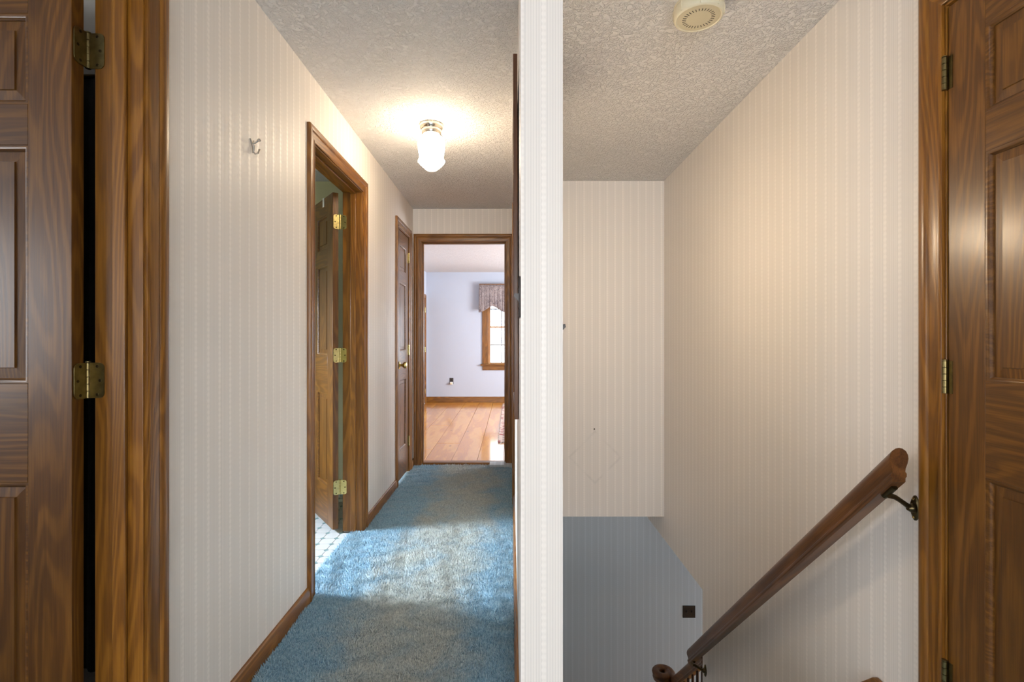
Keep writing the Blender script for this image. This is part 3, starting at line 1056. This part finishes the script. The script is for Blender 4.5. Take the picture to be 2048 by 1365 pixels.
# ------------------------------------------------------------------ small fittings
# coat hook on the left wall
hk = root('wall_hook', (XL, 1.784, 1.855), 'small double metal hook screwed to the left hall wall', 'hook')
finish('back_plate', MB().tube([(0.0015, -0.013, 0.030), (0.002, 0.0, 0.014), (0.0015, 0.013, 0.030)], [0.0026, 0.0052, 0.0026], 10), CHROME, hk, smooth=True)
finish('upper_prong', MB().tube([(0.003, 0, 0.015), (0.012, 0, 0.018), (0.024, 0.0, 0.026)], [0.0032, 0.003, 0.0032], 10), CHROME, hk, smooth=True)
finish('prong_knob', MB().lathe([(0.001, -0.006), (0.0048, -0.004), (0.0064, 0), (0.0048, 0.004), (0.001, 0.006)], (0.027, 0, 0.028), n=16), CHROME, hk, smooth=True)
finish('stem', MB().tube([(0.003, 0, 0.014), (0.005, 0, 0.0), (0.005, 0, -0.012)], 0.0032, 10), CHROME, hk, smooth=True)
for sg in (-1, 1):
    finish('lower_prong', MB().tube([(0.005, 0, -0.011), (0.009, sg * 0.008, -0.018), (0.016, sg * 0.015, -0.013), (0.019, sg * 0.019, 0.003)], [0.003, 0.003, 0.0028, 0.0034], 10), CHROME, hk, smooth=True)


def switch_plate(name, label, loc, rz, gangs=1, mat=DARKPL, up=1):
    r = root(name, loc, label, 'switch', rz=rz)      # local: plate in the x-z plane, facing -y
    w = 0.070 + 0.046 * (gangs - 1)
    finish('plate', MB().box(-w / 2, w / 2, -0.005, 0, -0.057, 0.057), mat, r, bevel=0.003)
    for g in range(gangs):
        x = (g - (gangs - 1) / 2) * 0.046
        finish('toggle', MB().rings([[(x - 0.005, -0.004, -0.011), (x + 0.005, -0.004, -0.011), (x + 0.005, -0.004, 0.011), (x - 0.005, -0.004, 0.011)],
                                     [(x - 0.004, -0.019, 0.004 * up), (x + 0.004, -0.019, 0.004 * up), (x + 0.004, -0.017, 0.013 * up), (x - 0.004, -0.017, 0.013 * up)]]), mat, r)
        for dz in (-0.030, 0.030):
            finish('screw', MB().lathe([(0.0032, -0.0045), (0.003, -0.0062), (0.001, -0.0066)], (x, 0, dz), n=10, axis='y'), SCREW, r)
    return r


switch_plate('light_switch', 'dark toggle light switch seen edge-on near the wall end in the hall', (XD0, 1.405, 1.29), -PI / 2)
switch_plate('light_switch', 'dark toggle poking out on the stairwell side of the wall end', (XD1, 1.47, 1.205), PI / 2)
switch_plate('light_switch', 'black double switch plate on the blue-grey foyer wall', (1.652, YLOW, -1.362), 0, gangs=2, mat=BLACKPL)

# outlet with a white plug-in night light
ou = root('wall_outlet', (-1.102, YW, 0.385), 'dark brown wall outlet low on the lavender bedroom wall', 'outlet')
finish('plate', MB().box(-0.036, 0.036, -0.006, 0, -0.057, 0.057), DARKPL, ou, bevel=0.003)
finish('socket', MB().lathe([(0.016, -0.005), (0.016, -0.009), (0.014, -0.010)], (0, 0, 0.022), n=18, axis='y'), BLACKPL, ou)
nl = root('night_light', (-1.102, YW - 0.0061, 0.35), 'small white plug-in night light under the brown bedroom outlet', 'night light')
finish('body', MB().box(-0.026, 0.026, -0.030, 0, -0.030, 0.020), WHITEPL, nl, bevel=0.006)
finish('lens', MB().box(-0.020, 0.020, -0.040, -0.028, -0.022, 0.008), IVORY, nl, bevel=0.004)

# picture hung on the right hall wall, tilted forward at the top
pf = root('framed_picture', (XD0 - 0.001, 1.70, 0.90), 'tall dark brown wooden picture frame seen edge-on on the right hall wall', 'picture')
tl = 0.0045
fh, fw = 1.245, 0.62


def tilt(mb):
    mb.v = [(x - tl * z / fh, y, z) for x, y, z in mb.v]
    return mb


ft = 0.0145
finish('frame_side', tilt(MB().box(-ft, 0, 0, 0.03, 0, fh)), FRAMEW, pf, bevel=0.002)
finish('frame_side', tilt(MB().box(-ft, 0, fw - 0.03, fw, 0, fh)), FRAMEW, pf, bevel=0.002)
finish('frame_rail', tilt(MB().box(-ft, 0, 0.03, fw - 0.03, 0, 0.03)), FRAMEW, pf, bevel=0.002)
finish('frame_rail', tilt(MB().box(-ft, 0, 0.03, fw - 0.03, fh - 0.03, fh)), FRAMEW, pf, bevel=0.002)
finish('backing', tilt(MB().box(-0.007, -0.001, 0.028, fw - 0.028, 0.028, fh - 0.028)), plain('picture_print', srgb(190, 180, 160), 0.5), pf)

# near-black cloth added behind the open near door to darken its hinge gap
dc = root('gap_darkening_cloth', (-1.30, 1.40, 0.25), 'near-black cloth added behind the open near left door to darken its hinge gap', 'cloth')
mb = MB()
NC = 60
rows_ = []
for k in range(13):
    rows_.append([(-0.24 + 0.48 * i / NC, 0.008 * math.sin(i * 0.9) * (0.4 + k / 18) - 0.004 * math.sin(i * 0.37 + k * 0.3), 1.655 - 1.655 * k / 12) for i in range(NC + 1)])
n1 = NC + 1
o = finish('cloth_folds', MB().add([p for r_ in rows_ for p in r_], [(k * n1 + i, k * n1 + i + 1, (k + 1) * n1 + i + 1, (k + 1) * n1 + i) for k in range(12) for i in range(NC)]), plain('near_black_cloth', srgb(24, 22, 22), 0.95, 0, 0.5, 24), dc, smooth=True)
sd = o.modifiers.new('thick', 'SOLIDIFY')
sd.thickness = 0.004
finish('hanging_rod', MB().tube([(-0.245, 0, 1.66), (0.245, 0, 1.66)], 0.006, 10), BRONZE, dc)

# white over-door hook on the bathroom door
oh = root('over_door_hook', (0, 0, 0), 'white over-door hook on top of the bathroom door', 'hook')
oh.matrix_world = Matrix.Translation((d2.location.x, d2.location.y, 0)) @ Matrix.Rotation(d2.rotation_euler.z, 4, 'Z') @ Matrix.Translation((0.185, 0, 2.079))
finish('strap', MB().box(-0.013, 0.013, -0.003, 0.038, 0, 0.0025).box(-0.013, 0.013, -0.003, -0.0005, -0.055, 0.0).box(-0.013, 0.013, 0.0355, 0.038, -0.055, 0.0), WHITEPL, oh)
finish('hook_tip', MB().tube([(0, -0.003, -0.05), (0, -0.017, -0.062), (0, -0.029, -0.048)], 0.004, 8), WHITEPL, oh)

# nail left in the stairwell wall
nlx = root('wall_nail', (0.645, YS, 0.465), 'single dark nail left in the beige stairwell wall', 'nail')
finish('shank', MB().tube([(0, 0, 0), (0, -0.018, 0.008)], 0.0022, 8), SCREW, nlx)
finish('head', MB().tube([(0, -0.017, 0.0076), (0, -0.0195, 0.0088)], 0.0055, 10), SCREW, nlx)

# ------------------------------------------------------------------ bedroom window
wn = root('window_1', (-0.09, YW, WIN[2]), 'wood-framed divided window in the far lavender wall', 'window', kind='structure')
OW = wn.location


def wp(nm, mb, mat=WZ, parent=None, **kw):
    return finish(nm, mb, mat, parent or wn, off=OW, **kw)


x0, x1, z0, z1 = WIN
for xa, xb in ((x0 - 0.095, x0 + 0.005), (x1 - 0.005, x1 + 0.095)):
    wp('casing_side', MB().box(xa, xb, YW - 0.018, YW + 0.001, z0, z1 + 0.09), bevel=0.004)
wp('casing_head', MB().box(x0 + 0.005, x1 - 0.005, YW - 0.018, YW + 0.001, z1 - 0.005, z1 + 0.09), WX, bevel=0.004)
for xa, xb in ((x0, x0 + 0.018), (x1 - 0.018, x1)):
    wp('jamb', MB().box(xa, xb, YW, YW + 0.14, z0, z1))
wp('head_jamb', MB().box(x0, x1, YW, YW + 0.14, z1 - 0.018, z1), WX)
wp('stool', MB().box(x0 - 0.125, x1 + 0.125, YW - 0.045, YW + 0.06, z0 - 0.032, z0), WX, bevel=0.006)
wp('apron', MB().box(x0 - 0.09, x1 + 0.09, YW - 0.016, YW, z0 - 0.115, z0 - 0.032), WX, bevel=0.004)
SASHW = wood('sash_pine', 2, srgb(140, 96, 56), srgb(176, 128, 80), srgb(200, 156, 108), ring=0.4)
MUNT = plain('muntin_wood', srgb(96, 78, 66), 0.5)
for nm, za, zb, ys in (('lower_sash', z0, 1.395, YW + 0.03), ('upper_sash', 1.372, z1 - 0.018, YW + 0.068)):
    xa, xb = x0 + 0.018, x1 - 0.018
    sw = 0.034
    mb = MB()
    mb.box(xa, xa + sw, ys, ys + 0.034, za, zb).box(xb - sw, xb, ys, ys + 0.034, za, zb)
    mb.box(xa + sw, xb - sw, ys, ys + 0.034, za, za + sw * 0.8).box(xa + sw, xb - sw, ys, ys + 0.034, zb - sw * 0.7, zb)
    sash = wp(nm, mb, SASHW)
    ia, ib = xa + sw, xb - sw
    ja, jb = za + sw * 0.8, zb - sw * 0.7
    for k in (1, 2, 3, 4):
        xm = ia + (ib - ia) * k / 5
        finish('muntin', MB().box(xm - 0.008, xm + 0.008, ys + 0.004, ys + 0.030, ja, jb), MUNT, sash, off=OW)
    zm = (ja + jb) / 2
    finish('muntin', MB().box(ia, ib, ys + 0.005, ys + 0.029, zm - 0.008, zm + 0.008), MUNT, sash, off=OW)
    for k in range(5):
        pa, pb = ia + (ib - ia) * k / 5, ia + (ib - ia) * (k + 1) / 5
        for za2, zb2 in ((ja, zm), (zm, jb)):
            finish('pane', MB().box(pa, pb, ys + 0.016, ys + 0.019, za2, zb2), GLASS, sash, off=OW)

# valance
va = root('window_valance', (-0.09, YW, 2.16), 'grey floral fabric valance with a scalloped edge over the bedroom window', 'valance')
mb = MB()
N = 150
top, bot = [], []
xs0, xs1 = -0.49, 0.98
for i in range(N + 1):
    u = i / N
    x = xs0 + (xs1 - xs0) * u
    pl = 0.004 * math.sin(u * 2 * PI * 19) + 0.005 * math.sin(u * 2 * PI * 50 + 1)
    edge = abs(math.cos(u * PI * 3))
    zb = -0.395 - 0.115 * edge ** 1.6
    flare = 0.012 * (2 * u - 1) ** 7
    top.append((x, -0.10 + 0.3 * pl, 0))
    bot.append((x + flare, -0.112 + pl, zb))
rows_ = []
for k in range(9):
    f = k / 8
    rows_.append([tuple(Vector(a) * (1 - f) + Vector(b) * f) for a, b in zip(top, bot)])
fr = [p for r_ in rows_ for p in r_]
n1 = N + 1
fs = [(k * n1 + i, k * n1 + i + 1, (k + 1) * n1 + i + 1, (k + 1) * n1 + i) for k in range(8) for i in range(N)]
o = finish('cloth_front', MB().add(fr, fs), VALANCE, va, smooth=True)
sd = o.modifiers.new('thick', 'SOLIDIFY')
sd.thickness = 0.003
for sx in (xs0, xs1):
    finish('cloth_return', MB().box(sx - 0.002, sx + 0.002, -0.10, -0.002, -0.46, 0), VALANCE, va)
finish('mounting_board', MB().box(xs0, xs1, -0.10, -0.001, -0.003, 0.012), WX, va)

# rug with fringe
rg = root('runner_rug', (0.40, 7.32, -0.012), 'red and cream patterned rug on the bedroom plank floor', 'rug')
mb = MB()
mb.box(-0.55, 0.55, -1.65, 1.66, 0.001, 0.012)
finish('woven_field', mb, RUG, rg, bevel=0.003)
mb = MB()
for e, sg in ((-1.65, -1), (1.66, 1)):
    for i in range(74):
        x = -0.545 + i * 0.0148 + random.uniform(-0.003, 0.003)
        mb.tube([(x, e, 0.007), (x + random.uniform(-0.01, 0.01), e + sg * 0.035, 0.004), (x + random.uniform(-0.02, 0.02), e + sg * 0.075, 0.003)], [0.003, 0.0025, 0.0015], 5)
finish('fringe', mb, FRINGE, rg)['kind'] = 'stuff'

# outside the bedroom window
struct('ground', MB().box(-20, 20, 9.9, 60, -3.3, -3.0), SNOW, 'pale winter ground outside the bedroom window', 'ground')


def tree(label, x, y, seed):
    rd = random.Random(seed)
    r = root('bare_tree', (x, y, -3.0), label, 'tree', group='bare trees outside the window')
    mb = MB()

    def br(p, d, l, rad, depth):
        pts = [p]
        rr = [rad]
        n = 4
        for i in range(n):
            d = (d + Vector((rd.uniform(-.22, .22), rd.uniform(-.22, .22), rd.uniform(-.05, .18)))).normalized()
            p = p + d * (l / n)
            pts.append(p)
            rr.append(rad * (1 - 0.6 * (i + 1) / n))
            if depth < 4 and i > 0:
                for _ in range(2):
                    nd = (d + Vector((rd.uniform(-1, 1), rd.uniform(-1, 1), rd.uniform(-.3, .6)))).normalized()
                    br(p, nd, l * rd.uniform(.45, .7), rr[-1] * 0.6, depth + 1)
        mb.tube(pts, rr, 6 if depth else 10)
    br(Vector((0, 0, 0)), Vector((0, 0, 1)), 4.2, 0.16, 0)
    finish('trunk_and_branches', mb, BARK, r)
    return r


tree('bare winter tree just outside the left window panes', -0.9, 15.5, 3)
tree('bare winter tree farther off behind the window muntin', 0.6, 27.0, 11)

# ------------------------------------------------------------------ carpet pile
def carpet():
    st = 0.0066
    areas = [(XL + 0.015, XD0 - 0.012, 1.15, YE + 0.016), (-0.998, XL + 0.015, BATH[0] + 0.012, BATH[1] - 0.012)]
    px, py = [], []
    for a, b, c, d in areas:
        gx, gy = np.meshgrid(np.arange(a, b, st), np.arange(c, d, st))
        px.append(gx.ravel())
        py.append(gy.ravel())
    x = np.concatenate(px)
    y = np.concatenate(py)
    n = len(x)
    x = x + rng.uniform(-0.0033, 0.0033, n)
    y = y + rng.uniform(-0.0033, 0.0033, n)

    def fld(scale, seed):
        r2 = np.random.default_rng(seed)
        out = np.zeros(n)
        for _ in range(7):
            k = r2.normal(0, scale, 2)
            out += np.sin(k[0] * x + k[1] * y + r2.uniform(0, 6.28))
        return out / 2.6
    lx = 0.0065 * fld(75, 1) + rng.normal(0, 0.0045, n)
    ly = 0.0065 * fld(75, 2) + rng.normal(0, 0.0045, n)
    h = 0.0165 + 0.0030 * fld(110, 3) + 0.0012 * fld(9, 4) + rng.normal(0, 0.0022, n)
    ang = rng.uniform(0, 6.28, n)
    rad = 0.0036
    zb = ZF - 0.0125
    V = np.empty((n, 4, 3), dtype=np.float32)
    for k in range(3):
        V[:, k, 0] = x + rad * np.cos(ang + k * 2.094)
        V[:, k, 1] = y + rad * np.sin(ang + k * 2.094)
        V[:, k, 2] = zb
    V[:, 3, 0] = x + lx
    V[:, 3, 1] = y + ly
    V[:, 3, 2] = zb + h
    base = (np.arange(n) * 4)[:, None, None]
    F = base + np.array([[0, 1, 3], [1, 2, 3], [2, 0, 3]])[None]
    F = F.reshape(-1)
    nf = n * 3
    me = bpy.data.meshes.new('hall_carpet')
    me.vertices.add(n * 4)
    me.vertices.foreach_set('co', V.reshape(-1))
    me.loops.add(nf * 3)
    me.loops.foreach_set('vertex_index', F.astype(np.int32))
    me.polygons.add(nf)
    me.polygons.foreach_set('loop_start', np.arange(0, nf * 3, 3, dtype=np.int32))
    me.update(calc_edges=True)
    me.materials.append(CARPET)
    o = bpy.data.objects.new('hall_carpet', me)
    COL.objects.link(o)
    tag(o, 'worn blue shag carpet pile covering the hall floor', 'carpet', kind='stuff')


carpet()
